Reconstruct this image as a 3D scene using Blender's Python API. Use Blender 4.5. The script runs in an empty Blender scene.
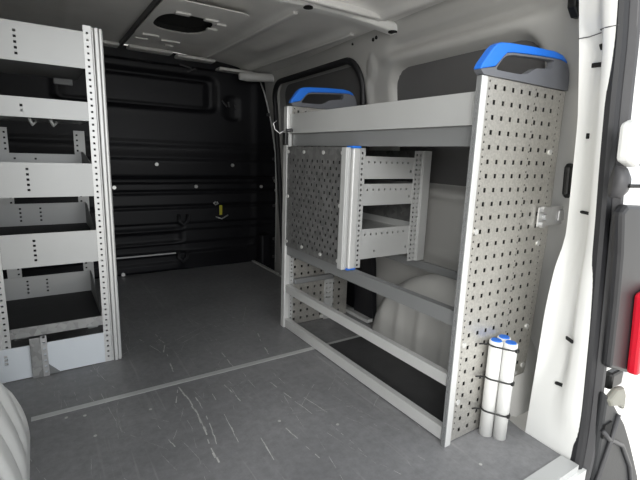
import bpy, bmesh, math, random
from mathutils import Vector, Matrix
random.seed(7)
SC = bpy.context.scene
COL = SC.collection
S = 0.81            # metres per layout unit (one unit = camera height above the van floor)

# ------------------------------------------------------------------ camera
cam_data = bpy.data.cameras.new('camera')
cam = bpy.data.objects.new('camera', cam_data); COL.objects.link(cam)
yaw, pitch, roll, foc = 0.583068, 0.195454, 0.033974, 429.33
fwd = Vector((math.sin(yaw)*math.cos(pitch), math.cos(yaw)*math.cos(pitch), -math.sin(pitch)))
rgt = Vector((math.cos(yaw), -math.sin(yaw), 0)); up = rgt.cross(fwd)
cr, sr = math.cos(roll), math.sin(roll)
rx = cr*rgt + sr*up; uy = -sr*rgt + cr*up
mw = Matrix((( rx.x, uy.x, -fwd.x, 0), (rx.y, uy.y, -fwd.y, 0), (rx.z, uy.z, -fwd.z, S), (0, 0, 0, 1)))
cam.matrix_world = mw
cam_data.sensor_width = 36; cam_data.lens = foc/640*36
cam_data.clip_start = 0.01; cam_data.clip_end = 200
SC.camera = cam

# ------------------------------------------------------------------ world and exposure
w = bpy.data.worlds.new('overcast'); SC.world = w; w.use_nodes = True
bg = w.node_tree.nodes['Background']
bg.inputs[0].default_value = (0.93, 0.97, 1.0, 1); bg.inputs[1].default_value = 1.0
SC.view_settings.view_transform = 'Standard'; SC.view_settings.look = 'None'
SC.view_settings.gamma = 1; SC.view_settings.use_curve_mapping = False
SC.view_settings.exposure = 0.8
SC.cycles.max_bounces = 10; SC.cycles.diffuse_bounces = 6
# soft daylight from the left behind the van, through the open rear doors
la = bpy.data.lights.new('daylight', 'AREA'); la.shape = 'RECTANGLE'; la.size = 1.8; la.size_y = 1.8; la.energy = 85
la.color = (1.0, 0.985, 0.95)
lo = bpy.data.objects.new('daylight', la); COL.objects.link(lo)
lo.location = (-2.5, -2.9, 2.0)
lo.rotation_euler = (Vector((0.95, 1.1, 0.55)) - Vector(lo.location)).to_track_quat('-Z', 'Y').to_euler()
lb_ = bpy.data.lights.new('added_fill_behind', 'AREA'); lb_.shape = 'RECTANGLE'; lb_.size = 2.4; lb_.size_y = 1.6; lb_.energy = 34  # area light added behind the camera to brighten the deep interior
lb_.color = (0.97, 0.985, 1.0)
lbo = bpy.data.objects.new('added_fill_behind', lb_); COL.objects.link(lbo)
lbo.location = (0.1, -5.2, 1.7)
lbo.rotation_euler = (Vector((0.45, 2.0, 0.45)) - Vector(lbo.location)).to_track_quat('-Z', 'Y').to_euler()
# sun from ahead of the van, added so ground bounce brightens the ceiling
su = bpy.data.lights.new('added_sun', 'SUN'); su.energy = 4.5; su.angle = math.radians(4); su.color = (1, .97, .92)
so = bpy.data.objects.new('added_sun', su); COL.objects.link(so)
so.rotation_euler = Vector((0.25, -0.75, -1.0)).to_track_quat('-Z', 'Y').to_euler()

# ------------------------------------------------------------------ materials
def mat(name, col, rough=0.5, metal=0.0, var=0.0, vscale=6.0, bump=0.0, bscale=60.0, kind=None, spec=0.5):
    m = bpy.data.materials.new(name); m.use_nodes = True
    nt = m.node_tree; p = nt.nodes['Principled BSDF']
    p.inputs['Base Color'].default_value = (*col, 1); p.inputs['Roughness'].default_value = rough
    p.inputs['Metallic'].default_value = metal; p.inputs['Specular IOR Level'].default_value = spec
    tc = nt.nodes.new('ShaderNodeTexCoord')
    if var > 0:
        if kind == 'spangle':
            t = nt.nodes.new('ShaderNodeTexVoronoi'); t.inputs['Scale'].default_value = vscale
            src = t.outputs['Color']
        else:
            t = nt.nodes.new('ShaderNodeTexNoise'); t.inputs['Scale'].default_value = vscale
            t.inputs['Detail'].default_value = 5; src = t.outputs['Fac']
        nt.links.new(tc.outputs['Object'], t.inputs['Vector'])
        r = nt.nodes.new('ShaderNodeMapRange'); nt.links.new(src, r.inputs[0])
        r.inputs[1].default_value = .2; r.inputs[2].default_value = .8
        r.inputs[3].default_value = 1-var; r.inputs[4].default_value = 1+var
        mx = nt.nodes.new('ShaderNodeMix'); mx.data_type = 'RGBA'; mx.blend_type = 'MULTIPLY'
        mx.inputs[0].default_value = 1; mx.inputs[6].default_value = (*col, 1)
        nt.links.new(r.outputs[0], mx.inputs[7]); nt.links.new(mx.outputs[2], p.inputs['Base Color'])
    if bump > 0:
        n = nt.nodes.new('ShaderNodeTexNoise'); n.inputs['Scale'].default_value = bscale
        n.inputs['Detail'].default_value = 4
        nt.links.new(tc.outputs['Object'], n.inputs['Vector'])
        b = nt.nodes.new('ShaderNodeBump'); b.inputs['Strength'].default_value = bump; b.inputs['Distance'].default_value = .004
        nt.links.new(n.outputs['Fac'], b.inputs['Height']); nt.links.new(b.outputs['Normal'], p.inputs['Normal'])
    return m
M = {}
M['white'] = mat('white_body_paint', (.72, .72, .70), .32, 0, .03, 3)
M['wall'] = mat('shaded_wall_paint', (.43, .425, .41), .38, 0, .04, 3)  # white body paint, darkened in colour to carry the right wall's shade
M['floorsheet'] = mat('dark_floor_sheet', (.045, .045, .047), .7, 0, .15, 20, .2, 200)
M['galvmid'] = mat('dull_galvanised_steel', (.33, .33, .325), .42, .4, .18, 60, .1, 120, 'spangle')
M['primer'] = mat('body_primer', (.34, .34, .335), .4, 0, .05, 4, .05, 20)
M['roof'] = mat('roof_primer', (.74, .73, .71), .45, 0, .10, 5, .05, 14)
M['roofrib'] = mat('roof_rib_paint', (.70, .69, .67), .4, 0, .06, 9)
M['dim'] = mat('dark_grey_trim', (.10, .098, .098), .6, 0, .05, 8)
M['black'] = mat('black_plastic', (.0065, .0065, .0085), .5, 0, .2, 4, .06, 90, None, .3)
M['rubber'] = mat('black_rubber', (.013, .013, .015), .55, 0, .1, 20)
M['lamp'] = mat('charcoal_plastic', (.020, .020, .022), .45, 0, .1, 12)
M['lip'] = mat('grey_rubber', (.055, .054, .057), .45, 0, .1, 12)
M['alu'] = mat('anodised_aluminium', (.66, .66, .65), .36, .35, .04, 10)
M['alugrey'] = mat('pale_grey_steel', (.50, .505, .50), .42, .25, .03, 6)
M['beam'] = mat('mid_grey_steel', (.215, .22, .222), .45, .2, .04, 6)
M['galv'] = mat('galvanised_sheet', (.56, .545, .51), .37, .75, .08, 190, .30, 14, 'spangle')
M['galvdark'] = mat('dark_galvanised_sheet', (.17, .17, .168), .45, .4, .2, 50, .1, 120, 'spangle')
M['zinc'] = mat('zinc_plate', (.6, .6, .6), .3, .7, .15, 30)
M['blue'] = mat('blue_plastic', (.015, .16, .68), .4, 0, .04, 10)
M['handle'] = mat('slate_plastic', (.125, .13, .145), .5, 0, .04, 15)
M['mat'] = mat('black_rubber_mat', (.022, .022, .023), .7, 0, .2, 30, .3, 200)
M['pvc'] = mat('white_pvc', (.74, .74, .72), .35, 0, .02, 8)
M['tie'] = mat('black_nylon', (.01, .01, .01), .4)
M['bolt'] = mat('bright_bolt', (.7, .7, .68), .3, .5)
M['panelwhite'] = mat('bluish_white_panel', (.74, .78, .82), .4, 0, .02, 6)
M['hole'] = mat('hollow_shade_black', (.006, .006, .006), .9)  # black put in for the shade inside holes and hollows
M['yellow'] = mat('yellow_plastic', (.55, .5, .04), .4)
M['red'] = mat('red_lens', (.62, .012, .03), .15)
M['concrete'] = mat('pale_concrete', (.52, .51, .49), .8, 0, .12, 2.5, .1, 40)
M['bumper'] = mat('bumper_plastic', (.022, .023, .025), .5, 0, .15, 6, .1, 120)
M['olive'] = mat('dusty_trim', (.23, .225, .19), .5, 0, .15, 8)
M['scratch'] = mat('pale_scratch', (.46, .455, .44), .7, 0, .4, 60)

def floor_material():
    m = bpy.data.materials.new('scuffed_grey_floor'); m.use_nodes = True
    nt = m.node_tree; p = nt.nodes['Principled BSDF']; N = nt.nodes.new; L = nt.links.new
    p.inputs['Roughness'].default_value = .46
    tc = N('ShaderNodeTexCoord')
    base = N('ShaderNodeTexNoise'); base.inputs['Scale'].default_value = 2.2; base.inputs['Detail'].default_value = 8; base.inputs['Roughness'].default_value = .65
    L(tc.outputs['Object'], base.inputs['Vector'])
    cr_ = N('ShaderNodeValToRGB'); cr_.color_ramp.elements[0].position = .3; cr_.color_ramp.elements[1].position = .75
    cr_.color_ramp.elements[0].color = (.142, .142, .147, 1); cr_.color_ramp.elements[1].color = (.232, .231, .237, 1)
    L(base.outputs['Fac'], cr_.inputs['Fac'])
    gr = N('ShaderNodeTexNoise'); gr.inputs['Scale'].default_value = 38; gr.inputs['Detail'].default_value = 9; gr.inputs['Roughness'].default_value = .75
    L(tc.outputs['Object'], gr.inputs['Vector'])
    gm = N('ShaderNodeMapRange'); gm.inputs[1].default_value = .3; gm.inputs[2].default_value = .7; gm.inputs[3].default_value = .82; gm.inputs[4].default_value = 1.22
    L(gr.outputs['Fac'], gm.inputs[0])
    gx = N('ShaderNodeMix'); gx.data_type = 'RGBA'; gx.blend_type = 'MULTIPLY'; gx.inputs[0].default_value = 1
    L(cr_.outputs['Color'], gx.inputs[6]); L(gm.outputs[0], gx.inputs[7])
    cur = gx.outputs[2]
    for ang, sx, sy, lo_, hi_, amt in ((.45, 60, 2.6, .64, .76, .42), (-.25, 80, 3.5, .66, .78, .36), (.15, 30, .9, .62, .78, .26)):
        mp = N('ShaderNodeMapping'); mp.inputs['Rotation'].default_value = (0, 0, ang); mp.inputs['Scale'].default_value = (sx, sy, 1)
        L(tc.outputs['Object'], mp.inputs['Vector'])
        n = N('ShaderNodeTexNoise'); n.inputs['Scale'].default_value = 1; n.inputs['Detail'].default_value = 3
        L(mp.outputs['Vector'], n.inputs['Vector'])
        r = N('ShaderNodeMapRange'); r.inputs[1].default_value = lo_; r.inputs[2].default_value = hi_; r.inputs[3].default_value = 0; r.inputs[4].default_value = amt
        L(n.outputs['Fac'], r.inputs[0])
        mx = N('ShaderNodeMix'); mx.data_type = 'RGBA'; L(r.outputs[0], mx.inputs[0]); L(cur, mx.inputs[6]); mx.inputs[7].default_value = (.34, .335, .33, 1)
        cur = mx.outputs[2]
    sp = N('ShaderNodeTexVoronoi'); sp.inputs['Scale'].default_value = 9; L(tc.outputs['Object'], sp.inputs['Vector'])
    r = N('ShaderNodeMapRange'); r.inputs[1].default_value = .03; r.inputs[2].default_value = .07; r.inputs[3].default_value = .35; r.inputs[4].default_value = 0
    L(sp.outputs['Distance'], r.inputs[0])
    mx = N('ShaderNodeMix'); mx.data_type = 'RGBA'; L(r.outputs[0], mx.inputs[0]); L(cur, mx.inputs[6]); mx.inputs[7].default_value = (.24, .235, .23, 1)
    L(mx.outputs[2], p.inputs['Base Color'])
    b = N('ShaderNodeTexNoise'); b.inputs['Scale'].default_value = 260; L(tc.outputs['Object'], b.inputs['Vector'])
    bp = N('ShaderNodeBump'); bp.inputs['Strength'].default_value = .12; bp.inputs['Distance'].default_value = .002
    L(b.outputs['Fac'], bp.inputs['Height']); L(bp.outputs['Normal'], p.inputs['Normal'])
    return m
M['floor'] = floor_material()

# ------------------------------------------------------------------ mesh helpers (layout units)
def obj(name, bm, m, parent=None, smooth=False, bevel=0.0, origin=None):
    """Link bm (given in layout coordinates of the whole van) as ONE mesh object."""
    bmesh.ops.recalc_face_normals(bm, faces=bm.faces)
    o_ = Vector(origin) if origin else (Vector(parent['o']) if parent is not None and 'o' in parent else Vector((0, 0, 0)))
    for v in bm.verts: v.co = (v.co - o_)*S
    me = bpy.data.meshes.new(name); bm.to_mesh(me); bm.free()
    ob = bpy.data.objects.new(name, me); COL.objects.link(ob)
    me.materials.append(M[m])
    if smooth:
        for p in me.polygons: p.use_smooth = True
    ob['o'] = list(o_)
    if parent is not None: ob.parent = parent
    else: ob.location = o_*S
    if bevel:
        b = ob.modifiers.new('b', 'BEVEL'); b.width = bevel*S; b.segments = 2; b.limit_method = 'ANGLE'; b.angle_limit = math.radians(50)
    return ob
def thing(name, label, cat, origin, group=None):
    o = bpy.data.objects.new(name, None); COL.objects.link(o); o.empty_display_size = .05
    o['o'] = list(origin); o.location = Vector(origin)*S
    o['label'] = label; o['category'] = cat
    if group: o['group'] = group
    return o
def tag(o, label, cat, group=None):
    o['label'] = label; o['category'] = cat
    if group: o['group'] = group
    return o
def struct(o):
    o['kind'] = 'structure'; return o
def B(): return bmesh.new()
def box(bm, x0, x1, y0, y1, z0, z1):
    vs = [bm.verts.new(c) for c in ((x0,y0,z0),(x1,y0,z0),(x1,y1,z0),(x0,y1,z0),(x0,y0,z1),(x1,y0,z1),(x1,y1,z1),(x0,y1,z1))]
    for f in ((0,3,2,1),(4,5,6,7),(0,1,5,4),(1,2,6,5),(2,3,7,6),(3,0,4,7)): bm.faces.new([vs[i] for i in f])
    return bm
def bx(*a): return box(B(), *a)
def tube(bm, pts, r, n=12, cap=True):
    pts = [Vector(p) for p in pts]; rings = []
    rr = r if isinstance(r, (list, tuple)) else [r]*len(pts)
    prev = None
    for i, p in enumerate(pts):
        t = (pts[min(i+1, len(pts)-1)] - pts[max(i-1, 0)]).normalized()
        if prev is None:
            a = Vector((0,0,1)) if abs(t.z) < .9 else Vector((1,0,0))
            u = t.cross(a).normalized()
        else:
            u = (prev - t*prev.dot(t)).normalized()
        prev = u; v = t.cross(u)
        rings.append([bm.verts.new(p + rr[i]*(math.cos(2*math.pi*k/n)*u + math.sin(2*math.pi*k/n)*v)) for k in range(n)])
    for a, b in zip(rings, rings[1:]):
        for k in range(n): bm.faces.new((a[k], a[(k+1)%n], b[(k+1)%n], b[k]))
    if cap:
        bm.faces.new(rings[0][::-1]); bm.faces.new(rings[-1])
    return bm
def prism(bm, poly, axis, a, b):
    """extrude a 2D polygon along an axis ('x': poly=(y,z), 'y': (x,z), 'z': (x,y))"""
    def P(p, t): return {'x': (t, p[0], p[1]), 'y': (p[0], t, p[1]), 'z': (p[0], p[1], t)}[axis]
    A = [bm.verts.new(P(p, a)) for p in poly]; C = [bm.verts.new(P(p, b)) for p in poly]
    n = len(poly)
    bm.faces.new(A); bm.faces.new(C[::-1])
    for i in range(n): bm.faces.new((A[i], C[i], C[(i+1)%n], A[(i+1)%n]))
    return bm
def ring_prism(bm, outer, inner, axis, a, b):
    """a plate with one hole; outer and inner are loops with the same number of points"""
    def P(p, t): return {'x': (t, p[0], p[1]), 'y': (p[0], t, p[1]), 'z': (p[0], p[1], t)}[axis]
    n = len(outer)
    L = [[bm.verts.new(P(p, t)) for p in lp] for t in (a, b) for lp in (outer, inner)]
    for i in range(n):
        j = (i+1) % n
        bm.faces.new((L[0][i], L[0][j], L[1][j], L[1][i])); bm.faces.new((L[2][i], L[2][j], L[3][j], L[3][i]))
        bm.faces.new((L[0][i], L[0][j], L[2][j], L[2][i])); bm.faces.new((L[1][i], L[1][j], L[3][j], L[3][i]))
    return bm
def grid(bm, fn, us, vs, keep=None):
    V = {}
    def g(i, j):
        if (i, j) not in V: V[(i, j)] = bm.verts.new(fn(us[i], vs[j]))
        return V[(i, j)]
    for i in range(len(us)-1):
        for j in range(len(vs)-1):
            if keep and not keep((us[i]+us[i+1])/2, (vs[j]+vs[j+1])/2): continue
            bm.faces.new((g(i,j), g(i+1,j), g(i+1,j+1), g(i,j+1)))
    return bm
def lin(a, b, n): return [a + (b-a)*i/n for i in range(n+1)]
def interp(x, tab):
    if x <= tab[0][0]: return tab[0][1]
    for (a, fa), (b, fb) in zip(tab, tab[1:]):
        if x <= b: return fa + (fb-fa)*(x-a)/(b-a) if b > a else fb
    return tab[-1][1]
def sst(e0, e1, x):
    t = max(0, min(1, (x-e0)/(e1-e0))); return t*t*(3-2*t)
def rrect(u, v, u0, u1, v0, v1, r):
    """signed distance to a rounded rectangle (negative inside)"""
    cx, cy = (u0+u1)/2, (v0+v1)/2
    dx, dy = abs(u-cx)-(u1-u0)/2+r, abs(v-cy)-(v1-v0)/2+r
    return math.hypot(max(dx,0), max(dy,0)) + min(max(dx,dy),0) - r
def plate(plane, const, u0, u1, v0, v1, holes, th=.004, umax=None, keep=None):
    """sheet with real rectangular holes. plane 'y': u=x v=z at y=const; 'x': u=y v=z at x=const. holes: (u, v, du, dv)"""
    bm = B()
    us = {round(u0,5), round(u1,5)}; vs = {round(v0,5), round(v1,5)}
    for (u, v, du, dv) in holes:
        us |= {round(u-du/2,5), round(u+du/2,5)}; vs |= {round(v-dv/2,5), round(v+dv/2,5)}
    us = sorted(x for x in us if u0-1e-6 <= x <= u1+1e-6); vs = sorted(x for x in vs if v0-1e-6 <= x <= v1+1e-6)
    hs = {}
    for h in holes: hs.setdefault((int(h[0]//.05), int(h[1]//.05)), []).append(h)
    def ok(u, v):
        if keep and not keep(u, v): return False
        a, b = int(u//.05), int(v//.05)
        for i in (-1,0,1):
            for j in (-1,0,1):
                for h in hs.get((a+i, b+j), ()):
                    if abs(u-h[0]) < h[2]/2 and abs(v-h[1]) < h[3]/2: return False
        return True
    def fn(u, v):
        if umax and abs(u-u1) < 1e-6: u = umax(v)
        return (u, const, v) if plane == 'y' else (const, u, v)
    grid(bm, fn, us, vs, ok)
    geo = bm.faces[:]
    r = bmesh.ops.extrude_face_region(bm, geom=geo)
    d = Vector((0, th, 0)) if plane == 'y' else Vector((th, 0, 0))
    for e in r['geom']:
        if isinstance(e, bmesh.types.BMVert): e.co += d
    return bm
def disc(bm, c, axis, r, h, n=12):
    c = Vector(c); d = {'x': Vector((1,0,0)), 'y': Vector((0,1,0)), 'z': Vector((0,0,1))}[axis]
    return tube(bm, [c, c+d*h], r, n)

# ================================================================== SETTING
# ground outside
g = B(); box(g, -40, 40, -40, 40, -.78, -.70); struct(obj('ground', g, 'concrete'))

# floor
FX0, FX1 = -.42, 1.63
f = B()
poly = [(-.16,.585),(1.452,.585),(1.47,.80),(1.50,.90),(1.50,1.75),(1.63,1.86),(1.63,3.64),(-.42,3.64),(-.42,1.75),(-.16,1.75)]
prism(f, poly, 'z', -.03, 0)
floor = struct(obj('floor', f, 'floor'))
def path_strip(bm, pts, wd, z, gaps=.25, jit=.5):
    for (a, b) in zip(pts, pts[1:]):
        a, b = Vector((*a, 0)), Vector((*b, 0)); d = b-a; n = max(2, int(d.length/.025)); s = Vector((-d.y, d.x, 0)).normalized()
        for k in range(n):
            if random.random() < gaps: continue
            p, q = a+d*k/n, a+d*(k+1)/n
            w0 = .55*wd*(1-jit+2*jit*random.random())/2; o = s*random.uniform(-.25, .25)*wd
            vs = [bm.verts.new(p+o-s*w0), bm.verts.new(p+o+s*w0), bm.verts.new(q+o+s*w0), bm.verts.new(q+o-s*w0)]
            for v in vs: v.co.z = z
            bm.faces.new(vs)
sc = B()
for pts, wd, gp in ([[(.477,2.337),(.48,2.263),(.493,2.202),(.463,2.094)], .010, .08], [[(.471,2.066),(.462,1.959),(.452,1.842)], .009, .3],
        [[(.439,1.731),(.446,1.617),(.448,1.51),(.439,1.382),(.428,1.282),(.424,1.20)], .010, .08],
        [[(.477,1.616),(.476,1.494),(.462,1.369),(.446,1.265)], .006, .35], [[(.546,1.609),(.534,1.446),(.529,1.355),(.514,1.232)], .006, .2],
        [[(.612,1.676),(.626,1.498)], .006, .3], [[(.978,2.104),(.94,1.956),(.912,1.82)], .007, .3], [[(.713,2.003),(.708,1.786)], .006, .35],
        [[(.798,1.57),(.818,1.387),(.84,1.22)], .005, .4], [[(.429,1.71),(.397,1.614)], .006, .3], [[(.389,2.312),(.444,2.128)], .006, .4],
        [[(.60,1.27),(.585,1.12)], .006, .4], [[(.70,1.25),(.72,1.05)], .005, .4], [[(.86,1.42),(.9,1.2)], .004, .4], [[(.30,1.50),(.33,1.30)], .005, .5]):
    path_strip(sc, pts, wd, .0012, gp)
for k in range(110):
    x, y = random.uniform(-.05, 1.35), random.uniform(.72, 2.2) if k % 3 else random.uniform(1.8, 3.3)
    if x > 1.08 and y > .85: x -= .4
    a = random.gauss(-.12, .22) if k % 4 else random.gauss(.9, .5); l = random.uniform(.08, .40)
    c_ = random.uniform(-.12, .12)
    q = [(x+l*t*math.sin(a+c_*t), y+l*t*math.cos(a+c_*t)) for t in (0, .33, .66, 1)]
    path_strip(sc, q, random.uniform(.0009, .0020), .0011, random.uniform(.2, .6), .8)
for k in range(20):
    x, y = random.uniform(.05, 1.35), random.uniform(.75, 2.9)
    a = random.gauss(.12, .35); l = random.uniform(.02, .16)
    path_strip(sc, [(x, y), (x+l*math.sin(a), y+l*math.cos(a))], random.uniform(.0012, .0026), .0012, .5)
for x, y in ((.02,1.72),(.08,1.70),(.10,1.55),(.70,1.30),(.88,1.17),(1.17,.75),(.30,1.62)):
    disc(sc, (x, y, .0004), 'z', .006, .0012, 7)
o = obj('scratch', sc, 'scratch', floor); o['kind'] = 'stuff'
sm = bx(-.09, 1.50, 1.757, 1.785, 0, .0015); struct(obj('trim_1', sm, 'alugrey'))              # seam strip across the floor
sm = B(); box(sm, -.05, 1.452, .572, .63, -.03, .005); struct(obj('trim_2', sm, 'alugrey'))    # sill strip at the rear edge
sm = bx(-.3, 1.49, .562, .585, -.14, -.022); struct(obj('trim_3', sm, 'white'))                  # rear sill below the floor
# step well by the side door with its edge trim
t = B(); box(t, 1.62, 1.66, 1.90, 2.13, .001, .022); box(t, 1.62, 1.645, 2.13, 3.10, -.02, .006); box(t, 1.62, 1.645, 3.10, 3.62, .0005, .012)
struct(obj('trim_4', t, 'alugrey'))
t = B(); box(t, 1.63, 2.0, 1.80, 3.64, -.16, -.12); box(t, 1.628, 1.634, 1.86, 3.64, -.14, -.03); box(t, 1.60, 2.0, 3.62, 3.68, -.18, .03); struct(obj('side_step', t, 'black'))
t = B(); box(t, 1.66, 1.76, 3.48, 3.585, -.02, .27); struct(obj('step_cover', t, 'black', bevel=.02))

# right body wall, one pressed sheet
def xwall(y, z):
    return interp(z, [(0,1.87),(.45,1.87),(1.0,1.84),(1.3,1.79),(1.5,1.75),(1.6,1.735),(1.66,1.72),(1.70,1.69),(1.725,1.60)]) - (3.64-y)*.058
def wall_off(y, z):
    d1 = rrect(y, z, .97, 1.90, .845, 1.50, .14)
    d2 = rrect(y, z, 2.13, 3.42, -.10, 1.575, .17)
    o = .055*(1-sst(-.04, 0.0, d1)) + .05*(1-sst(-.02, .01, d2))
    o += -.018*math.exp(-((z-1.515)/.03)**2)*sst(.9, 1.1, y)*(1-sst(1.85, 1.98, y))*(1 if d1 > -.02 else .4)    # rolled lip over the recess
    o += -.03*math.exp(-((z-.825)/.018)**2)*sst(.92, 1.0, y)*(1-sst(1.84, 1.92, y))                              # ledge under the recess
    o += -.012*math.exp(-((z-.50)/.02)**2)*sst(.9, 1.0, y)*(1-sst(1.60, 1.7, y))
    o += .035*math.exp(-((z-1.575)/.028)**2)*sst(.85, 1.05, y)*(1-sst(1.78, 1.92, y))
    # pressed oval boss on the pillar between the openings, and its edge
    e = math.hypot((y-2.03)/.04, (z-1.50)/.07); o += -.012*(1-sst(.7, 1.0, e))
    o += -.02*math.exp(-((y-2.075)/.03)**2)*sst(.1, .3, z)*(1-sst(1.4, 1.5, z))
    return o
wl = B()
grid(wl, lambda y, z: (xwall(y, z)+wall_off(y, z), y, z), lin(.78, 3.66, 160), lin(-.2, 1.725, 100))
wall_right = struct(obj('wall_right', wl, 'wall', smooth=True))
for y_, z_, r_ in ((2.00,1.640,.010),(1.97,1.645,.010),(2.20,1.655,.008),(1.22,1.665,.012)):
    h_ = B(); tube(h_, [(xwall(y_,z_)-.004, y_, z_), (xwall(y_,z_)+.01, y_, z_)], r_, 10); obj('slot', h_, 'hole', wall_right)
# grey lining board in the recess, dark board in the side door window
rb = B(); grid(rb, lambda y, z: (xwall(y, z)+.043, y, z), lin(1.0, 1.80, 14), lin(.87, 1.48, 10), lambda y, z: rrect(y, z, .98, 1.775, .895, 1.46, .12) < 0)
rb.free(); rb = B()
loop = []
def rr_loop(u0, u1, v0, v1, r, n=8):
    L = []
    for cx, cy, a0 in ((u1-r, v1-r, 0), (u0+r, v1-r, 90), (u0+r, v0+r, 180), (u1-r, v0+r, 270)):
        for k in range(n+1):
            a = math.radians(a0+90*k/n); L.append((cx+r*math.cos(a), cy+r*math.sin(a)))
    return L
def skin(bm, L, off, th=.006):
    c = (sum(p[0] for p in L)/len(L), sum(p[1] for p in L)/len(L))
    V = []
    for o_ in (off, off+th):
        rings = []
        for s in (1.0, .75, .5, .25):
            rings.append([bm.verts.new((xwall(c[0]+(p[0]-c[0])*s, c[1]+(p[1]-c[1])*s)+o_, c[0]+(p[0]-c[0])*s, c[1]+(p[1]-c[1])*s)) for p in L])
        cv = bm.verts.new((xwall(*c)+o_, *c)); n = len(L)
        for a, b in zip(rings, rings[1:]):
            for i in range(n): bm.faces.new((a[i], a[(i+1)%n], b[(i+1)%n], b[i]))
        for i in range(n): bm.faces.new((rings[-1][i], rings[-1][(i+1)%n], cv))
        V.append(rings[0])
    for i in range(n): bm.faces.new((V[0][i], V[0][(i+1)%n], V[1][(i+1)%n], V[1][i]))
skin(rb, rr_loop(.98, 1.875, .855, 1.485, .12), .040)
struct(obj('wall_lining', rb, 'dim', smooth=False))
door = B(); skin(door, rr_loop(2.14, 3.41, -.08, 1.565, .16), .036); door = struct(obj('door_1', door, 'primer'))
wn = B(); skin(wn, rr_loop(2.16, 3.27, .80, 1.545, .12), .026); struct(obj('window_1', wn, 'dim', door))
lp = B(); skin(lp, rr_loop(2.14, 3.40, -.06, .74, .10), .022); struct(obj('door_lining', lp, 'black', door))
sl = B(); L = rr_loop(2.13, 3.42, -.10, 1.575, .17, 10); L = L+L[:1]
tube(sl, [(xwall(y, z)-.004, y, z) for y, z in L], .021, 10, False)
struct(obj('door_seal', sl, 'rubber', door, smooth=True))
# black plastic lower trim between the side door and the wheel arch
bp = B(); prism(bp, [(1.90,0),(2.09,0),(2.09,.60),(2.02,.56),(1.96,.47),(1.935,.36),(1.92,.2)], 'x', 1.655, 1.70); struct(obj('pillar_trim', bp, 'black', bevel=.01))

# wheel arches
def arch(side):
    bm = B(); x0 = 1.48 if side > 0 else -.092
    def fn(t, s):
        a = math.pi*t; k = min(1, s)
        r = .45
        if s <= 1:      # inner face from the floor line up to the shoulder
            lean = .012 + (.07 if side > 0 else .03)*0
            y = 1.30+r*math.cos(a)*(.06+.94*k) if s else 1.30+r*math.cos(a)*.06
            z = r*math.sin(a)*(.06+.94*k)
            h = z/r
            x = -lean-(.03+.10*h*h)*0
            rib = 0
            for cy, wd, amp in ((1.62,.022,.024),(1.50,.02,.026),(1.36,.025,.022),(1.20,.02,.026),(1.05,.02,.02)):
                rib += amp*math.exp(-((y-cy)/wd)**2)*sst(.03,.10,z)*(1-sst(.30,.40,z))
            off = ((.05 if side > 0 else .13)*h**(3 if side > 0 else 1.7) + .05*max(0,(k-.8)/.2)**2) + (rib if side < 0 else -.45*rib)
            return (x0+side*off, y, z)
        q = s-1
        return (x0+side*(.10*sst(0,1,1)*1 + .38*q + .0), 1.30+r*math.cos(a), r*math.sin(a))
    grid(bm, fn, lin(0, 1, 48), lin(0, 1, 18)+[1.25, 1.6, 2.0])
    bmesh.ops.remove_doubles(bm, verts=bm.verts, dist=.0005)
    return bm
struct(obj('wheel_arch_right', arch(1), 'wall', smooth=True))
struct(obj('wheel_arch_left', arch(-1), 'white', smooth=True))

# left wall
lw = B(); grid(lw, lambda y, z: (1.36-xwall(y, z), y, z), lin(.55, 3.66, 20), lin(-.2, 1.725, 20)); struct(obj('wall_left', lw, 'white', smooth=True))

# roof sheet
def zroof(x, y): return 1.745 - .075*min(1.3, abs((x-.68)/.98))**3
def froof(x, y):
    z = zroof(x, y)
    z -= .022*math.exp(-((x-1.19)/.03)**2)*sst(2.05, 2.15, y)+.022*math.exp(-((x-1.55)/.03)**2)*sst(2.05, 2.15, y)
    z -= .018*math.exp(-((x-.20)/.03)**2)
    z -= .022*math.exp(-((x-1.38)/.05)**2)*math.exp(-((y-2.75)/.25)**4)
    z -= .02*math.exp(-((x-1.52)/.03)**2)*(1-sst(1.78, 1.84, y)) + .03*math.exp(-((y-1.83)/.035)**2)*(1-sst(1.5,1.56,x))
    return (x, y, z)
rf = B(); grid(rf, froof, lin(-.45, 1.82, 116), lin(.55, 3.66, 120)); struct(obj('ceiling', rf, 'roof', smooth=True))
# roof bows, plate with the oval opening, front rail
t = B()
pr = [(-.045,0),(-.03,-.035),(.03,-.035),(.045,0),(.03,.02),(-.03,.02)]
xs = lin(.0, 1.675, 24)
rings = [[t.verts.new((x, 1.965+p[0]-.22*(x-1), zroof(x, 2.0)-.012+p[1])) for p in pr] for x in xs]
for a, b in zip(rings, rings[1:]):
    for k in range(6): t.faces.new((a[k], a[(k+1)%6], b[(k+1)%6], b[k]))
t.faces.new(rings[0]); t.faces.new(rings[-1][::-1])
bow = struct(obj('trim_5', t, 'white', bevel=.008))
t = B()
for x, y in ((1.15,1.935),(1.60,1.83)):
    disc(t, (x, y-.02, zroof(x,2)-.0495), 'z', .024, .006)
obj('bow_hole', t, 'hole', bow)
t = B(); box(t, -.3, 1.55, 1.79, 1.83, 1.675, 1.71); struct(obj('trim_6', t, 'roofrib', bevel=.01))
ov_o = [(.79+.22*max(-1,min(1,1.35*math.cos(a))), 2.66+.42*max(-1,min(1,1.35*math.sin(a)))) for a in [2*math.pi*k/40 for k in range(40)]]
ov_i = [(.76+.15*math.copysign(abs(math.cos(a))**.7, math.cos(a)), 2.64+.19*math.copysign(abs(math.sin(a))**.8, math.sin(a))) for a in [2*math.pi*k/40 for k in range(40)]]
t = ring_prism(B(), ov_o, ov_i, 'z', 1.700, 1.706); pl = struct(obj('trim_7', t, 'roof'))
t = B()
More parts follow.
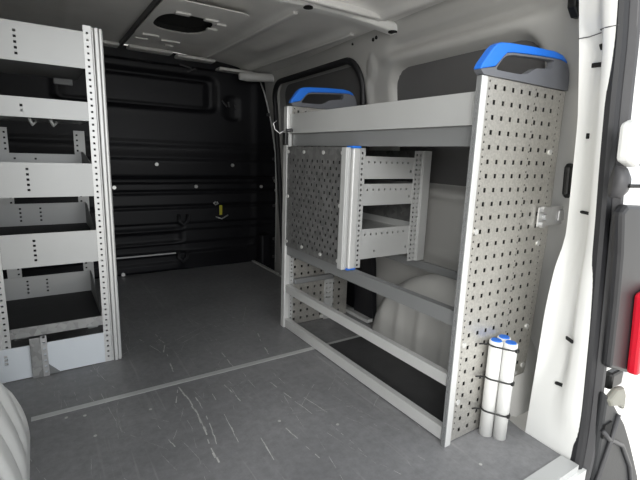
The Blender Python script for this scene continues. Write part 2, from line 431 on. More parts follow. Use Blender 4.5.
for a, b in ((ov_i, 1.702),):
    lo1 = [t.verts.new((p[0], p[1], 1.703)) for p in a]; hi1 = [t.verts.new((p[0], p[1], 1.735)) for p in a]
    for i in range(40): t.faces.new((lo1[i], lo1[(i+1)%40], hi1[(i+1)%40], hi1[i]))
    t.faces.new(hi1)
obj('oval_shade', t, 'hole', pl)  # black cup paints the darkness inside the oval opening
t = B()
for x, y, a in ((.66,3.0,.05),(.70,2.43,.04),(.86,2.45,.04),(.92,2.62,.03),(.93,2.50,.03),(.63,3.12,.04),(.80,3.08,.06),(.82,3.2,.03)):
    box(t, x-a, x+a, y-.018, y+.018, 1.690, 1.702)
obj('press_rib', t, 'roofrib', pl, bevel=.005)
t = B(); box(t, .562, .580, 2.05, 3.55, 1.712, 1.742); struct(obj('trim_8', t, 'lip'))
for i_, x_ in enumerate((1.19, 1.56)):
    t = B(); box(t, x_-.016, x_+.016, 2.10, 3.50, zroof(x_,2)-.024, zroof(x_,2)+.01); struct(obj('trim_%d' % (13+i_), t, 'roofrib', bevel=.008))
t = B()
for a, b in ((-.3,.42),(.46,.56),(.62,.93),(.96,1.26),(1.29,1.62)):
    box(t, a, b, 3.50, 3.60, zroof(b,3.5)-.035, zroof(b,3.5)-.012)
struct(obj('trim_9', t, 'roofrib', bevel=.008))
t = tube(B(), [(1.435, 3.44, 1.603), (1.50, 3.44, 1.606), (1.82, 3.40, 1.625)], [.026,.034,.034], 14); struct(obj('trim_10', t, 'white', smooth=True))

# bulkhead: one moulded black panel
PROF = [(0,.02),(.012,.05),(.07,.05),(.08,.03),(.13,.03),(.14,.045),(.152,.045),(.165,.0),(.215,.0),(.225,.02),(.24,.02),(.25,.0),(.325,.0),(.335,.02),(.35,.02),(.36,.0),(.395,.0),(.405,.05),(.525,.05),(.532,.03),(.545,.03),(.555,.05),(.645,.042),(.655,.02),(.668,.02),(.68,.05),(.73,.05),(.738,.005),(.772,.005),(.785,.045),(.90,.055),(.92,.055),(.930,.044),(.942,.044),(.96,.05),(1.02,.06),(1.032,.05),(1.055,.05),(1.075,.06),(1.25,.05),(1.30,.05),(1.64,.05),(1.655,.03),(1.74,.03)]
PROFR = [(0,.03),(.14,.045),(.16,.02),(.225,.02),(.235,.03),(.335,.03),(.345,.04),(.395,.04),(.405,.05)]
def bulk(x, z):
    p = interp(z, PROF)
    if z < .40:
        k = sst(.965, .985, x); p = p*(1-k)+interp(z, PROFR)*k
    d = rrect(x, z, .10, 1.32, 1.285, 1.615, .09)
    p -= .045*(1-sst(-.06, -.01, d)) * 1.0
    d2 = rrect(x, z, .16, 1.235, 1.33, 1.56, .05); p += .018*(1-sst(-.03, .0, d2))
    d3 = rrect(x, z, 1.36, 1.50, 1.25, 1.47, .05); p -= .02*(1-sst(-.03, .0, d3))
    p += .012*math.exp(-((x-1.66)/.04)**2)
    return (x, 3.64-p, z)
zs = sorted(set([round(z,4) for z,_ in PROF] + [round(v,4) for v in lin(1.20,1.74,54)] + [round(v,4) for v in lin(0,1.2,40)]))
bk = grid(B(), bulk, lin(-.45, 1.90, 94), zs)
wall_front = struct(obj('wall_front', bk, 'black', smooth=True))
bt = B()
for x, z in ((.796,.885),(1.427,.887),(.481,.706),(1.105,.707),(1.70,.70),(.508,.02)):
    disc(bt, (x, 3.575, z), 'y', .014, .03, 10)
    b_ = obj('bolt', bt, 'bolt', wall_front, smooth=False); bt = B()
bt.free()
o = obj('edge_rail', bx(.30, .925, 3.588, 3.60, .148, .158), 'alugrey', wall_front)
for x, z, nm in ((.985,.425,'hinge'),(.972,.115,'hinge')):
    h = B(); tube(h, [(x-.03, 3.57, z+.05), (x-.035, 3.555, z), (x, 3.55, z-.03), (x+.035, 3.555, z), (x+.04, 3.57, z+.05)], .014, 8)
    obj(nm, h, 'rubber', wall_front, smooth=True)
h = B()
for a, b in (((1.00,1.655),(1.09,1.64)),((1.06,1.61),(1.12,1.64)),((1.34,1.42),(1.38,1.37)),((1.395,1.41),(1.40,1.37)),((1.455,1.39),(1.458,1.36))):
    tube(h, [(a[0], 3.585, a[1]), (b[0], 3.58, b[1])], .007, 6)
obj('clip', h, 'lip', wall_front)
# pale weld flange at the side door's front edge
h = B(); tube(h, [(1.66,3.53,1.60),(1.70,3.52,1.50),(1.765,3.51,1.25),(1.80,3.50,1.0),(1.815,3.50,.6),(1.815,3.50,.0)], .006, 8)
fl = struct(obj('trim_11', h, 'alugrey', smooth=True))
for z in (1.33, .95, .78, .53, .22, .05):
    x = interp(z, [(0,1.815),(.6,1.815),(1.0,1.80),(1.25,1.765),(1.5,1.70)])
    obj('clip', bx(x-.025, x, 3.505, 3.52, z-.012, z+.012), 'lip', fl)

# rear pillar
SEAL = [(1.391,.64,1.448),(1.403,.635,1.347),(1.407,.63,1.211),(1.411,.624,1.085),(1.420,.619,.955),(1.430,.615,.85),(1.440,.61,.709),(1.457,.602,.477),(1.470,.594,.229),(1.472,.589,.082),(1.457,.585,-.056)]
FOLD = [(1.41, 0.765, 1.484), (1.458, 0.765, 1.32), (1.503, 0.765, 1.141), (1.519, 0.765, 0.952), (1.543, 0.768, 0.734), (1.501, 0.77, 0.648), (1.48, 0.772, 0.484), (1.48, 0.775, 0.291), (1.468, 0.775, 0.0)]
def curve_at(C, z, ext=True):
    P = sorted([(p[2], p) for p in C]); pz = [a for a, _ in P]
    if z <= pz[0]: return Vector(P[0][1][:2]+(z,))
    if z >= pz[-1]:
        a, b = Vector(P[-2][1]), Vector(P[-1][1]); k = (z-b.z)/(b.z-a.z); q = b+(b-a)*k; q.z = z; return q
    for (za, a), (zb, b) in zip(P, P[1:]):
        if z <= zb: return Vector(a).lerp(Vector(b), (z-za)/(zb-za))
def smooth_curve(C, z, h=.05):
    s = Vector((0,0,0)); ws = 0
    for k in range(-3, 4):
        wgt = math.exp(-(k/1.8)**2); s += curve_at(C, z+k*h/2)*wgt; ws += wgt
    s /= ws; s.z = z; return s
pb = B()
TS = [0, .08, .2, .35, .5, .62, .72, .80, .88, .94, 1.0]
def fpill(t, z):
    a, b = smooth_curve(SEAL, z), smooth_curve(FOLD, z)
    p = a.lerp(b, t)
    if z > .05:
        # raised rib along the opening, then a shallow pressed valley towards the wall
        n = Vector((-.75, .66, 0))
        k = sst(.03, .2, z)
        valley = -.032*sst(.30, .45, t)*(1-sst(.9, 1.0, t))*sst(.15, .4, z)*(1-sst(1.33, 1.42, z)*.9)
        p = p + n*(.028*math.sin(math.pi*min(1, t/.45))*(1-sst(.4, .55, t))*.6*k + valley)
    return p
grid(pb, fpill, TS, lin(-.06, 1.74, 90))
# return faces: behind the fold to the wall
grid(pb, lambda t, z: smooth_curve(FOLD, z)+Vector((.25*t, .06*t, 0)), [0, .5, 1], lin(-.06, 1.74, 40))
pillar = struct(obj('rear_pillar', pb, 'white', smooth=True))
def on_pillar(zc, t): 
    p = fpill(t, zc); e = Vector((.75, -.66, 0)); return p
def slot(t, z, ln, ht, tilt, vertical=False):
    p0, p1 = fpill(t-.02, z), fpill(t+.02, z); u = (p1-p0).normalized(); v = (fpill(t, z+.01)-fpill(t, z-.01)).normalized()
    n = u.cross(v).normalized()
    if n.x > 0: n = -n
    c = fpill(t, z)+n*.0045
    a, b = math.cos(tilt), math.sin(tilt); U = u*a+v*b; V = v*a-u*b
    bm = B(); ring = [c+U*(ln/2*sx)+V*(ht/2*sy) for sx, sy in ((-1,-.6),(-.85,-1),(.85,-1),(1,-.6),(1,.6),(.85,1),(-.85,1),(-1,.6))]
    A = [bm.verts.new(p-n*.004) for p in ring]; C_ = [bm.verts.new(p) for p in ring]
    bm.faces.new(A); bm.faces.new(C_)
    for i in range(8): bm.faces.new((A[i], A[(i+1)%8], C_[(i+1)%8], C_[i]))
    obj('slot', bm, 'hole', pillar)
for t, z, ln, ht, tl in ((.62,1.348,.018,.018,0),(.74,1.30,.055,.014,.1),(.92,1.09,.010,.018,0),(.62,.84,.105,.010,0),(.30,.42,.05,.012,-.1),(.48,.24,.05,.012,-.1)):
    slot(t, z, ln, ht, tl)
# panel joint line across the pillar
h = B(); tube(h, [fpill(t, 1.385-.005*t)+Vector((-.0005,.0005,0)) for t in (0,.15,.3,.5,.7,.85,1)], .0016, 5); obj('panel_joint', h, 'lip', pillar)

# rubber seal of the rear opening
def sweep(name, m, offs, par=None):
    bm = B(); zs_ = lin(-.30, 1.74, 80); rings = []
    for z in zs_:
        c = smooth_curve(SEAL, z)
        if z < .0: c += Vector((-.02*(min(1, z/-.14))**1.5, 0, 0))
        rings.append([bm.verts.new(c+Vector((dx, dy, 0))) for dx, dy in offs])
    n = len(offs)
    for a, b in zip(rings, rings[1:]):
        for k in range(n): bm.faces.new((a[k], a[(k+1)%n], b[(k+1)%n], b[k]))
    bm.faces.new(rings[0]); bm.faces.new(rings[-1][::-1])
    return struct(obj(name, bm, m, par, smooth=False, bevel=.003))
sweep('rear_seal', 'rubber', [(-.002,.003),(.004,-.008),(.018,-.014),(.032,-.012),(.034,.02),(.0,.02)])
sweep('seal_lip', 'lip', [(.032,-.010),(.040,-.030),(.052,-.034),(.056,-.02),(.05,.01),(.034,.01)])
# left rear pillar and rear roof header (out of frame, they bound the opening)
lp = B(); box(lp, -.45, -.12, .55, .70, -.14, 1.74); struct(obj('trim_12', lp, 'white'))

# ---------------------------------------------------------------- outside of the right rear corner
br = B()
zs_ = lin(-.25, 1.75, 30)
grid(br, lambda t, z: smooth_curve(SEAL, max(z, -.05))*Vector((1,1,0)).length*0 + Vector((smooth_curve(SEAL, z).x+.045+t*.42, .60+.10*t*t+.0*z, z)) if False else Vector((smooth_curve(SEAL, z).x+.045+t*.42, .592+.035*max(0,z)/1.45+.16*t*t, z)), lin(0, 1, 8), zs_)
struct(obj('rear_corner', br, 'white', smooth=True))

la_ = thing('tail_lamp', 'red tail lamp with dark grey mounting panel outside the door seal', 'tail lamp', (1.45,.52,.62))
hp = B(); prism(hp, [(1.39,.868),(1.42,.888),(1.60,.878),(1.63,.70),(1.66,.55),(1.72,.30),(1.65,.30),(1.49,.36),(1.46,.58),(1.43,.74)], 'y', .545, .578)
obj('housing', hp, 'lamp', la_, bevel=.012)
hp = B(); prism(hp, [(1.56,.60),(1.66,.62),(1.74,.30),(1.61,.315),(1.588,.45)], 'y', .510, .544)
obj('lens', hp, 'red', la_, bevel=.01)

hg = thing('body_hinge', 'white painted upper hinge for the rear door beside the opening', 'hinge', (1.39,.55,1.06))
h = B(); prism(h, [(1.335,1.11),(1.37,1.125),(1.43,1.09),(1.46,1.06),(1.45,1.02),(1.40,.995),(1.345,1.01)], 'y', .53, .57); obj('hinge_leaf', h, 'white', hg, bevel=.012)
h = tube(B(), [(1.43,.535,1.0),(1.43,.535,1.10)], .014, 12); obj('hinge_pin', h, 'alugrey', hg, smooth=True)
cs = thing('door_check_strap', 'thin black door check rod with a round grey boot', 'door check', (1.37,.55,.945))
h = B(); tube(h, [(1.365,.575,.95),(1.385,.555,.948),(1.395,.545,.946)], [.024,.023,.012], 16); 
for v in h.verts: v.co.z = .945+(v.co.z-.945)*1.9
obj('boot', h, 'lip', cs, smooth=True)
h = tube(B(), [(1.375,.535,.944),(1.56,.50,.944)], .0055, 10); obj('rod', h, 'tie', cs, smooth=True)

lt = thing('door_latch', 'small black latch block on a grey bracket under the tail lamp', 'latch', (1.56,.55,.29))
obj('latch_block', bx(1.59,1.68,.57,.60,.238,.300), 'tie', lt, bevel=.01)
obj('bracket', bx(1.68,1.80,.585,.60,.19,.26), 'zinc', lt, bevel=.004)

bu = thing('rear_bumper', 'dark grey plastic rear bumper corner below the tail lamp', 'bumper', (1.5,.47,0))
h = B(); prism(h, [(1.50,.27),(1.545,.235),(1.62,.165),(1.70,.09),(1.78,-.01),(1.86,-.12),(1.935,-.226),(2.03,-.40),(2.06,-.52),(1.56,-.52),(1.545,-.25),(1.52,-.04)], 'y', .545, .575); obj('bumper_skin', h, 'bumper', bu, bevel=.012)
h = B(); prism(h, [(1.505,.245),(1.56,.268),(1.61,.262),(1.635,.23),(1.645,.165),(1.60,.195),(1.53,.215)], 'y', .535, .56); obj('corner_trim', h, 'olive', bu, bevel=.01)
h = tube(B(), [(1.51,.541,.13),(1.56,.540,.085),(1.69,.540,.01),(1.80,.540,-.12),(1.88,.540,-.28)], .008, 8); obj('edge_rib', h, 'lip', bu, smooth=True)
h = tube(B(), [(1.61,.541,.160),(1.575,.539,.055),(1.525,.539,-.07),(1.515,.541,-.15)], .008, 8); obj('edge_rib', h, 'lip', bu, smooth=True)
obj('recess', bx(1.515,1.565,.539,.546,.10,.15), 'hole', bu)  # black block on the skin, painted as the recess's shade

# ================================================================== RIGHT-HAND RACK
P = .0463
rk = thing('shelving_rack', 'long grey metal van rack with perforated ends and blue handles along the right wall', 'rack', (1.14,.88,0))
def hole_rows(x0, nx, z0, nz, dx=P, dz=.0457, w=.0125, h=.0145): return [(x0+i*dx, z0-j*dz, w, h) for i in range(nx) for j in range(nz)]
def small_cols(cols, z0, z1, step=.0229, s=.006):
    L = []; z = z1
    while z > z0:
        L += [(c, z, s, s) for c in cols]; z -= step
    return L
# near end panel
hol = hole_rows(1.2135, 8, 1.225, 27)
hol = [q for q in hol if not (q[1] < .13 and q[0] > 1.36)]
hol += small_cols([1.184, 1.433], .04, 1.24) + [q for q in small_cols([1.585], .18, 1.24)]
xr = lambda z: interp(z, [(.085,1.54),(.10,1.568),(.14,1.590),(.20,1.600),(.73,1.626),(1.25,1.615)])
ep = plate('y', .880, 1.155, 1.61, .004, 1.252, hol, .0015, umax=xr, keep=lambda x, z: not (z < .095 and x > 1.375))
near_sheet = obj('end_panel', ep, 'galv', rk)
bkp = B(); prism(bkp, [(1.165,.006),(1.37,.006),(1.37,.10),(1.54,.10),(1.585,.16),(1.595,.3),(1.615,.73),(1.605,1.245),(1.165,1.245)], 'y', .887, .892); obj('hole_shade', bkp, 'hole', near_sheet)  # black sheet added so the end panel's holes look shaded
def screw(par, c, axis, r=.010, h=.004):
    obj('screw', disc(B(), c, axis, r, h, 12), 'bolt', par)
for c in ((1.19,.876,.372),(1.189,.876,.155),(1.568,.876,.367),(1.566,.876,1.037),(1.567,.876,.70),(1.573,.876,.20),(1.19,.876,.77)): screw(near_sheet, c, 'y')
ps = B(); box(ps, 1.131, 1.160, .868, .886, 0, 1.25); near_post = obj('post', ps, 'alu', rk, bevel=.004)
fl = plate('x', 1.128, .870, .886, .0, 1.248, [(.878, .03+.026*k, .003, .012) for k in range(46)], .003); obj('post_flange', fl, 'beam', near_post)
# far end panel
hol = hole_rows(1.2135+.0005, 8, 1.225, 27) + small_cols([1.19, 1.433], .04, 1.24)
ep2 = plate('y', 2.095, 1.160, 1.60, .004, 1.252, hol, .002)
far_sheet = obj('end_panel', ep2, 'galv', rk)
ps = B(); box(ps, 1.140, 1.172, 2.085, 2.125, 0, 1.25); obj('post', ps, 'alu', rk, bevel=.004)
obj('post_flange', plate('y', 2.088, 1.172, 1.200, .0, 1.03, [(1.188, .03+.0229*k, .009, .009) for k in range(43)], .003), 'alugrey', rk)
for nm, x0, x1, y in (('rear_post', 1.42, 1.485, 2.085), ('rear_post', 1.50, 1.56, .90)):
    z0 = 0 if y > 1 else .12
    obj(nm, plate('y', y, x0, x1, z0, 1.24, [(x0+.016, .14+.03*k, .010, .010) for k in range(36)]+[(x0+.04, .14+.03*k, .010, .010) for k in range(36)], .004), 'alugrey', rk)
obj('cross_bar', bx(1.20, 1.47, 2.062, 2.09, .262, .292), 'beam', rk, bevel=.003)
screw(far_sheet, (1.41, 2.088, .02), 'y', .012, .006)
# handles
def handle(y0, x0=1.106, k=1.0):
    grip = [(1.106,1.266),(1.114,1.283),(1.157,1.331),(1.175,1.345),(1.195,1.353),(1.24,1.358),(1.36,1.366),(1.50,1.371),(1.55,1.366),(1.575,1.356),(1.592,1.343),
            (1.575,1.346),(1.545,1.350),(1.48,1.348),(1.36,1.341),(1.262,1.333),(1.232,1.328),(1.215,1.316),(1.198,1.300),(1.178,1.282)]
    out = [(1.178,1.280),(1.198,1.299),(1.215,1.315),(1.232,1.327),(1.262,1.332),(1.37,1.340),(1.48,1.347),(1.545,1.349),(1.575,1.345),(1.592,1.342),(1.608,1.318),(1.616,1.29),(1.618,1.255),(1.50,1.254),(1.40,1.254),(1.30,1.254),(1.16,1.253),(1.125,1.253),(1.108,1.266),(1.14,1.273)]
    inn = [(1.184,1.277),(1.200,1.296),(1.214,1.310),(1.232,1.320),(1.262,1.326),(1.37,1.334),(1.46,1.340),(1.490,1.342),(1.500,1.341),(1.503,1.336),(1.502,1.328),(1.498,1.318),(1.492,1.313),(1.45,1.309),(1.40,1.303),(1.35,1.280),(1.315,1.275),(1.28,1.2735),(1.22,1.273),(1.19,1.273)]
    grip, out, inn = [[(x0+(px-1.106)*k, pz) for px, pz in L_] for L_ in (grip, out, inn)]
    hs = ring_prism(B(), out, inn, 'y', y0, y0+.026)
    h_ = obj('handle', hs, 'handle', rk, bevel=.004); h_['label'] = 'slate grey plastic handle body'
    g_ = prism(B(), grip, 'y', y0-.002, y0+.028); q = obj('grip', g_, 'blue', h_, bevel=.006, origin=rk['o']); q['label'] = 'bright blue grip'
    # ring behind the opening
handle(.872, 1.122, .967); handle(2.085, 1.158, .87)
# top tray with a folded lip, strip below it, mid beam, rails
obj('top_tray', (lambda b: (box(b, 1.158, 1.166, .905, 2.08, 1.108, 1.209), box(b, 1.166, 1.178, .905, 2.08, 1.200, 1.209), box(b, 1.166, 1.60, .905, 2.08, 1.108, 1.114), box(b, 1.594, 1.602, .905, 2.08, 1.114, 1.20), b)[-1])(B()), 'alugrey', rk)
obj('top_beam', (lambda b: (box(b, 1.172, 1.180, .905, 2.08, 1.043, 1.107), box(b, 1.180, 1.22, .905, 2.08, 1.043, 1.049), b)[-1])(B()), 'beam', rk)
obj('mid_beam', (lambda b: (box(b, 1.152, 1.160, .902, 2.09, .440, .494), box(b, 1.160, 1.185, .902, 2.09, .487, .494), b)[-1])(B()), 'beam', rk)
obj('upper_rail', (lambda b: (box(b, 1.146, 1.154, .902, 2.085, .218, .262), box(b, 1.154, 1.172, .902, 2.085, .256, .262), b)[-1])(B()), 'alu', rk)
obj('lower_rail', (lambda b: (box(b, 1.146, 1.154, .902, 2.085, .006, .056), box(b, 1.154, 1.172, .902, 2.085, .050, .056), b)[-1])(B()), 'alu', rk)
obj('rear_beam', bx(1.595, 1.603, .905, 2.08, .45, .49), 'beam', rk)
obj('floor_sheet', bx(1.16, 1.47, .90, 1.752, .001, .008), 'floorsheet', rk)  # thin dark sheet over the floor inside the rack
# wire hook on the far post
hk = thing('wire_hook', 'black spring clasp with thin wire loop on the far post of the right rack', 'hook', (1.14,2.07,1.09))
obj('clasp', bx(1.116, 1.137, 2.060, 2.090, 1.045, 1.110), 'tie', hk, bevel=.004)
obj('lever', tube(B(), [(1.118,2.05,1.120),(1.150,2.045,1.124)], .009, 8), 'lip', hk, smooth=True)
obj('wire', tube(B(), [(1.118,2.075,1.121),(1.10,2.09,1.105),(1.075,2.10,1.125),(1.065,2.10,1.155),(1.085,2.10,1.17)], .003, 6), 'zinc', hk, smooth=True)

# small shelf unit hung in the rack
du = thing('shelf_unit', 'small metal shelf unit with perforated dark side, hung inside the right rack', 'shelf unit', (1.14,1.5,.494))
hol = [(1.592+i*P+(P/2 if j % 2 else 0), 1.00-.0305-.0290*j, .012, .014) for j in range(16) for i in range(10 - j % 2)]
hol += small_cols([1.56, 2.045], .53, 1.0, .0229, .006)
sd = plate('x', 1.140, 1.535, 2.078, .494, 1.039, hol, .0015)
sd = obj('side_panel', sd, 'galvdark', du); obj('hole_shade', bx(1.145, 1.148, 1.54, 2.07, .50, 1.03), 'hole', sd)  # black sheet behind the side panel paints its holes in shade
obj('side_edge', bx(1.134, 1.142, 2.076, 2.084, .494, 1.04), 'alugrey', sd)
for y, z in ((2.062,1.012),(1.90,1.012),(1.722,1.012),(1.569,1.012),(2.065,.521),(1.90,.521),(1.722,.519),(1.573,.520),(2.061,.773),(1.573,.777)):
    obj('screw', disc(B(), (1.135, y, z), 'x', .009, .005, 12), 'bolt', sd)
pb_ = B(); box(pb_, 1.108, 1.134, 1.500, 1.535, .497, 1.036); box(pb_, 1.117, 1.122, 1.496, 1.501, .497, 1.036); fp = obj('front_post', pb_, 'alugrey', du, bevel=.003)
obj('post_face', bx(1.139, 1.176, 1.488, 1.530, .500, 1.034), 'alu', fp, bevel=.005)
obj('end_cap', bx(1.131, 1.179, 1.487, 1.531, 1.034, 1.043), 'blue', fp, bevel=.002)['label'] = 'blue plastic end cap'
obj('end_cap', bx(1.131, 1.179, 1.487, 1.531, .4945, .5005), 'blue', fp, bevel=.002)['label'] = 'blue plastic end cap'
obj('post_strip', plate('y', 1.500, 1.178, 1.214, .497, 1.036, [(1.197, .51+.0229*k, .010, .010) for k in range(23)], .003), 'alugrey', fp)
rp = obj('rear_side_post', plate('y', 1.498, 1.512, 1.566, .495, 1.034, [(1.528, .51+.0229*k, .010, .010) for k in range(23)]+[(1.552, .51+.0229*k, .010, .010) for k in range(23)], .003), 'alugrey', du)
obj('post_face', (lambda b: (box(b, 1.568, 1.620, 1.490, 1.53, .492, 1.036), box(b, 1.562, 1.568, 1.494, 1.53, .492, 1.036), b)[-1])(B()), 'alugrey', rp, bevel=.004)
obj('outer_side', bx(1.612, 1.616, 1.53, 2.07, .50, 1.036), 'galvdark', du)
for z0, z1, zf in ((.903,1.002,.910),(.784,.880,.790),(.535,.675,.640)):
    hs = [(1.235+k*.034, z1-.026, .009, .009) for k in range(8)] + [(1.495, z0+.035, .009, .012)]
    if z0 < .6: hs.append((1.295, .568, .010, .010))
    tr = obj('tray', plate('y', 1.500, 1.213, 1.513, z0, z1, hs, .004), 'alugrey', du)
    q = B(); box(q, 1.213, 1.60, 1.504, 2.06, zf-.008, zf); box(q, 1.213, 1.217, 1.504, 2.06, zf, z1); box(q, 1.598, 1.602, 1.504, 2.06, zf, z1); box(q, 1.213, 1.60, 2.056, 2.06, zf, z1+(.07 if z0 < .6 else 0))
    obj('tray_body', q, 'alugrey', tr)

# tubes and cable ties beside the rack
TB = [(1.328,.8475,'white pipe with blue cap, left one of the front pair'),(1.3555,.8085,'white pipe with blue cap, right one of the front pair'),(1.379,.851,'white pipe with blue cap standing behind the other two')]
R_ = .0235
for i, (x, y, lb) in enumerate(TB):
    t = thing('capped_pipe', lb+' against the perforated panel', 'pipe', (x, y, 0), 'white capped pipes by the rack')
    zt = .372
    tb = obj('pipe', tube(B(), [(x,y,.0005),(x,y,zt-.002),(x,y,zt)], [R_,R_,R_-.002], 28), 'pvc', t, smooth=False)
    for p in tb.data.polygons: p.use_smooth = abs(p.normal.z) < .5
    obj('cap', tube(B(), [(x,y,zt),(x,y,zt+.003)], [R_-.0045, R_-.006], 24), 'blue', t)['label'] = 'blue cap'
def hull_loop(z, off, dz):
    pts = []
    cs_ = [Vector((a, b)) for a, b, _ in TB]
    for k in range(48):
        a = 2*math.pi*k/48; d = Vector((math.cos(a), math.sin(a)))
        c = max(cs_, key=lambda q: q.dot(d)); p = c+d*(R_+off); pts.append((p.x, min(p.y, .8765), z+dz*(p.x-1.355)))
    return pts
for z, lb in ((.352,'topmost'),(.226,'middle'),(.098,'lowest')):
    L = hull_loop(z, .0022, -.10)
    b = B()
    tube(b, L+L[:1], .0032, 6, False)
    tie = obj('cable_tie', b, 'tie', None, smooth=True, origin=(1.33,.84,z)); tag(tie, lb+' of the three black cable ties around the white pipes', 'cable tie', 'black cable ties around the pipes')
    hh = obj('tie_head', bx(1.347,1.359,.777,.785,z-.006,z+.006), 'tie', None, bevel=.002, origin=(1.33,.84,z)); hh.parent = tie; hh.location = (0,0,0)
    tl = obj('tie_tail', tube(B(), [(1.300,.864,z+.004),(1.285,.869,z+.008),(1.268,.873,z+.010)], .0028, 6), 'tie', None, origin=(1.33,.84,z)); tl.parent = tie; tl.location = (0,0,0)

# galvanised bracket holding the rack to the wall
gb = thing('wall_bracket', 'galvanised bolted bracket tying the rack panel to the rear pillar', 'bracket', (1.55,.86,.81))
obj('plate', plate('y', .868, 1.53, 1.735, .768, .838, [(1.675,.822,.012,.012),(1.70,.788,.012,.012)], .006), 'zinc', gb)
obj('flange', bx(1.655, 1.725, .860, .868, .783, .823), 'zinc', gb, bevel=.003)
for x, z in ((1.545,.832),(1.545,.774),(1.562,.802)):
    obj('bolt', tube(B(), [(x,.855,z),(x,.868,z)], .011, 6), 'zinc', gb)
# plug in the body wall
pg = B(); prism(pg, [(1.655,.985),(1.668,1.0),(1.735,1.005),(1.745,.885),(1.685,.868),(1.665,.885)], 'y', .845, .87)
tag(obj('wall_plug', pg, 'tie', bevel=.008, origin=(1.67,.86,.94)), 'black rubber plug in the wall behind the rack panel, above the bracket', 'plug')
pg = B(); prism(pg, [(1.505,1.60),(1.515,1.505),(1.545,1.478),(1.575,1.480),(1.570,1.60)], 'y', .83, .86)
tag(obj('rubber_stop', pg, 'tie', bevel=.006, origin=(1.53,.85,1.53)), 'black rubber stop at the top of the rear pillar near the roof', 'rubber stop')

# yellow pull tag on the bulkhead
yt = thing('pull_tag', 'small yellow pull tag with steel ring hanging on the black bulkhead', 'tag', (1.313,3.58,.50))
obj('tag_body', bx(1.300, 1.326, 3.565, 3.578, .460, .545), 'yellow', yt, bevel=.006)
obj('ring', tube(B(), [(1.27,3.575,.575),(1.25,3.57,.565),(1.265,3.57,.55),(1.29,3.572,.56),(1.28,3.575,.575)], .007, 8), 'zinc', yt, smooth=True)
obj('pin', tube(B(), [(1.27,3.575,.445),(1.32,3.57,.425),(1.38,3.575,.455)], .006, 8), 'zinc', yt, smooth=True)

# ================================================================== LEFT-HAND SHELVING
lu = thing('shelving_unit', 'tall pale metal shelving unit with five trays standing left of the aisle', 'shelving unit', (.03,2.13,0))
def front_post(x0, x1, y, ztop=1.49, mirror=False):
    w_ = x1-x0
    a, b = (x0, x0+.030) if not mirror else (x1-.030, x1)
    st = plate('y', y-.002, a, b, 0, ztop, [((a+b)/2, .025+.0261*k, .0085, .0085) for k in range(56)], .004)
    p = obj('front_post', st, 'alu', lu)
    q = B()
    if not mirror:
        box(q, b+.028, b+.040, y-.008, y+.05, 0, ztop-.005); box(q, b, b+.008, y-.006, y+.05, 0, ztop-.004); box(q, b+.010, b+.026, y-.012, y+.05, 0, ztop-.004); box(q, b+.026, x1, y+.004, y+.05, 0, ztop-.006)
    else:
        box(q, x0, a, y-.01, y+.05, 0, ztop-.004)
    obj('post_profile', q, 'alu', p, bevel=.003)
front_post(.203, .277, 2.13)
front_post(-.215, -.150, 2.13, 1.49, True)
YB = 2.62
for x0, x1, a in ((.172,.222,.186),(-.165,-.105,-.118)):
    p = obj('rear_post', plate('y', YB-.03, x0, x0+.03 if x0 > 0 else x1, 0, 1.08, [(a, .04+.0261*k, .009, .009) for k in range(40)], .004), 'alugrey', lu)
    obj('post_profile', bx(x0+.03 if x0 > 0 else x0, x1 if x0 > 0 else x0+.012, YB-.026, YB+.02, 0, 1.08), 'alugrey', p)
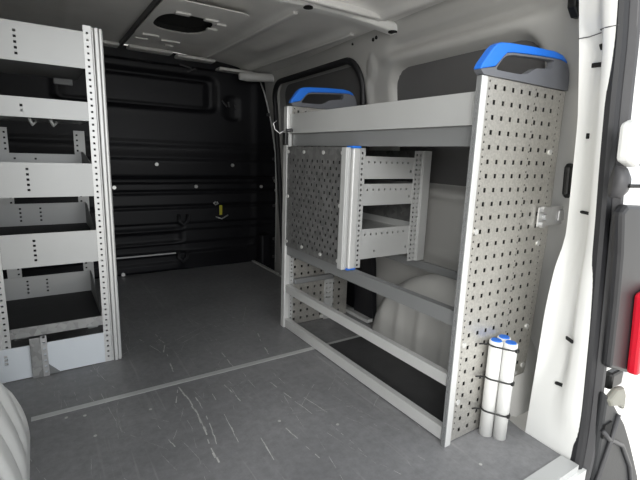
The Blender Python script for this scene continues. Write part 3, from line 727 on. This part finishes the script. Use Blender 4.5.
def tray(z0, z1, floor_z, back, holes, front='alugrey', mat_=True, side=.07):
    hs = [(x, z, .010, .010) for x, z in holes]
    p = obj('tray', plate('y', 2.128, -.149, .2025, z0, z1, hs, .004), front, lu)
    q = B(); box(q, -.20, .205, 2.134, YB-.035, floor_z-.010, floor_z-.004); box(q, -.200, -.196, 2.134, YB-.035, floor_z-.004, floor_z+side)
    prism(q, [(2.134,floor_z-.004),(YB-.035,floor_z-.004),(YB-.035,floor_z+max(side,back)),(YB-.10,floor_z+max(side,back)),(2.20,floor_z+.03),(2.134,floor_z+.02)], 'x', .201, .205)
    obj('tray_body', q, 'beam', p)
    if back > .02:
        obj('back_panel', plate('y', YB-.035, -.196, .201, floor_z-.004, floor_z+back, [(x, floor_z+back-.025-.02*k, .009, .009) for x in (-.085,.0) for k in range(4 if back > .1 else 1)], .004), 'alugrey', p)
    if mat_: obj('liner', bx(-.194, .200, 2.136, YB-.037, floor_z-.004, floor_z+.002), 'mat', p)
H = lambda x, a, b, n: [(x, a+(b-a)*k/(n-1)) for k in range(n)]
tray(1.320, 1.464, 1.338, .06, H(-.032, 1.43, 1.347, 5))
tray(1.109, 1.186, 1.122, .05, H(-.032, 1.154, 1.134, 2))
tray(.789, .930, .905, .055, H(-.033, .904, .819, 5))
tray(.494, .637, .600, .112, H(-.033, .606, .523, 5))
tray(.187, .231, .222, .115, [], 'galvmid')
obj('plinth', plate('y', 2.119, -.214, .2025, .004, .151, [(-.172, z, .012, .012) for z in (.118,.102,.086)], .006), 'panelwhite', lu)
fb_ = obj('foot_bracket', (lambda b: (box(b, -.085, -.045, 2.106, 2.112, .0, .185), box(b, -.085, -.08, 2.112, 2.118, 0, .185), b)[-1])(B()), 'galvmid', lu, bevel=.003)
obj('bracket_flange', plate('y', 2.108, -.045, -.022, .0, .188, [(-.033, .02+.027*k, .010, .010) for k in range(7)], .004), 'zinc', fb_)
obj('gusset', prism(B(), [(-.022,.004),(.02,.004),(-.022,.05)], 'y', 2.110, 2.116), 'beam', fb_)
for x in (.0, .075):
    obj('tray_hook', tube(B(), [(x-.01, 2.20, 1.108), (x, 2.21, 1.085), (x+.012, 2.22, 1.10)], .007, 8), 'alugrey', lu, smooth=True)
h = B(); box(h, .10, .18, 2.50, 2.51, 1.29, 1.32); 
obj('tray_clip', h, 'beam', lu, bevel=.004)
bpy.context.view_layer.update()
for o in list(bpy.data.objects):
    if 'o' in o: del o['o']
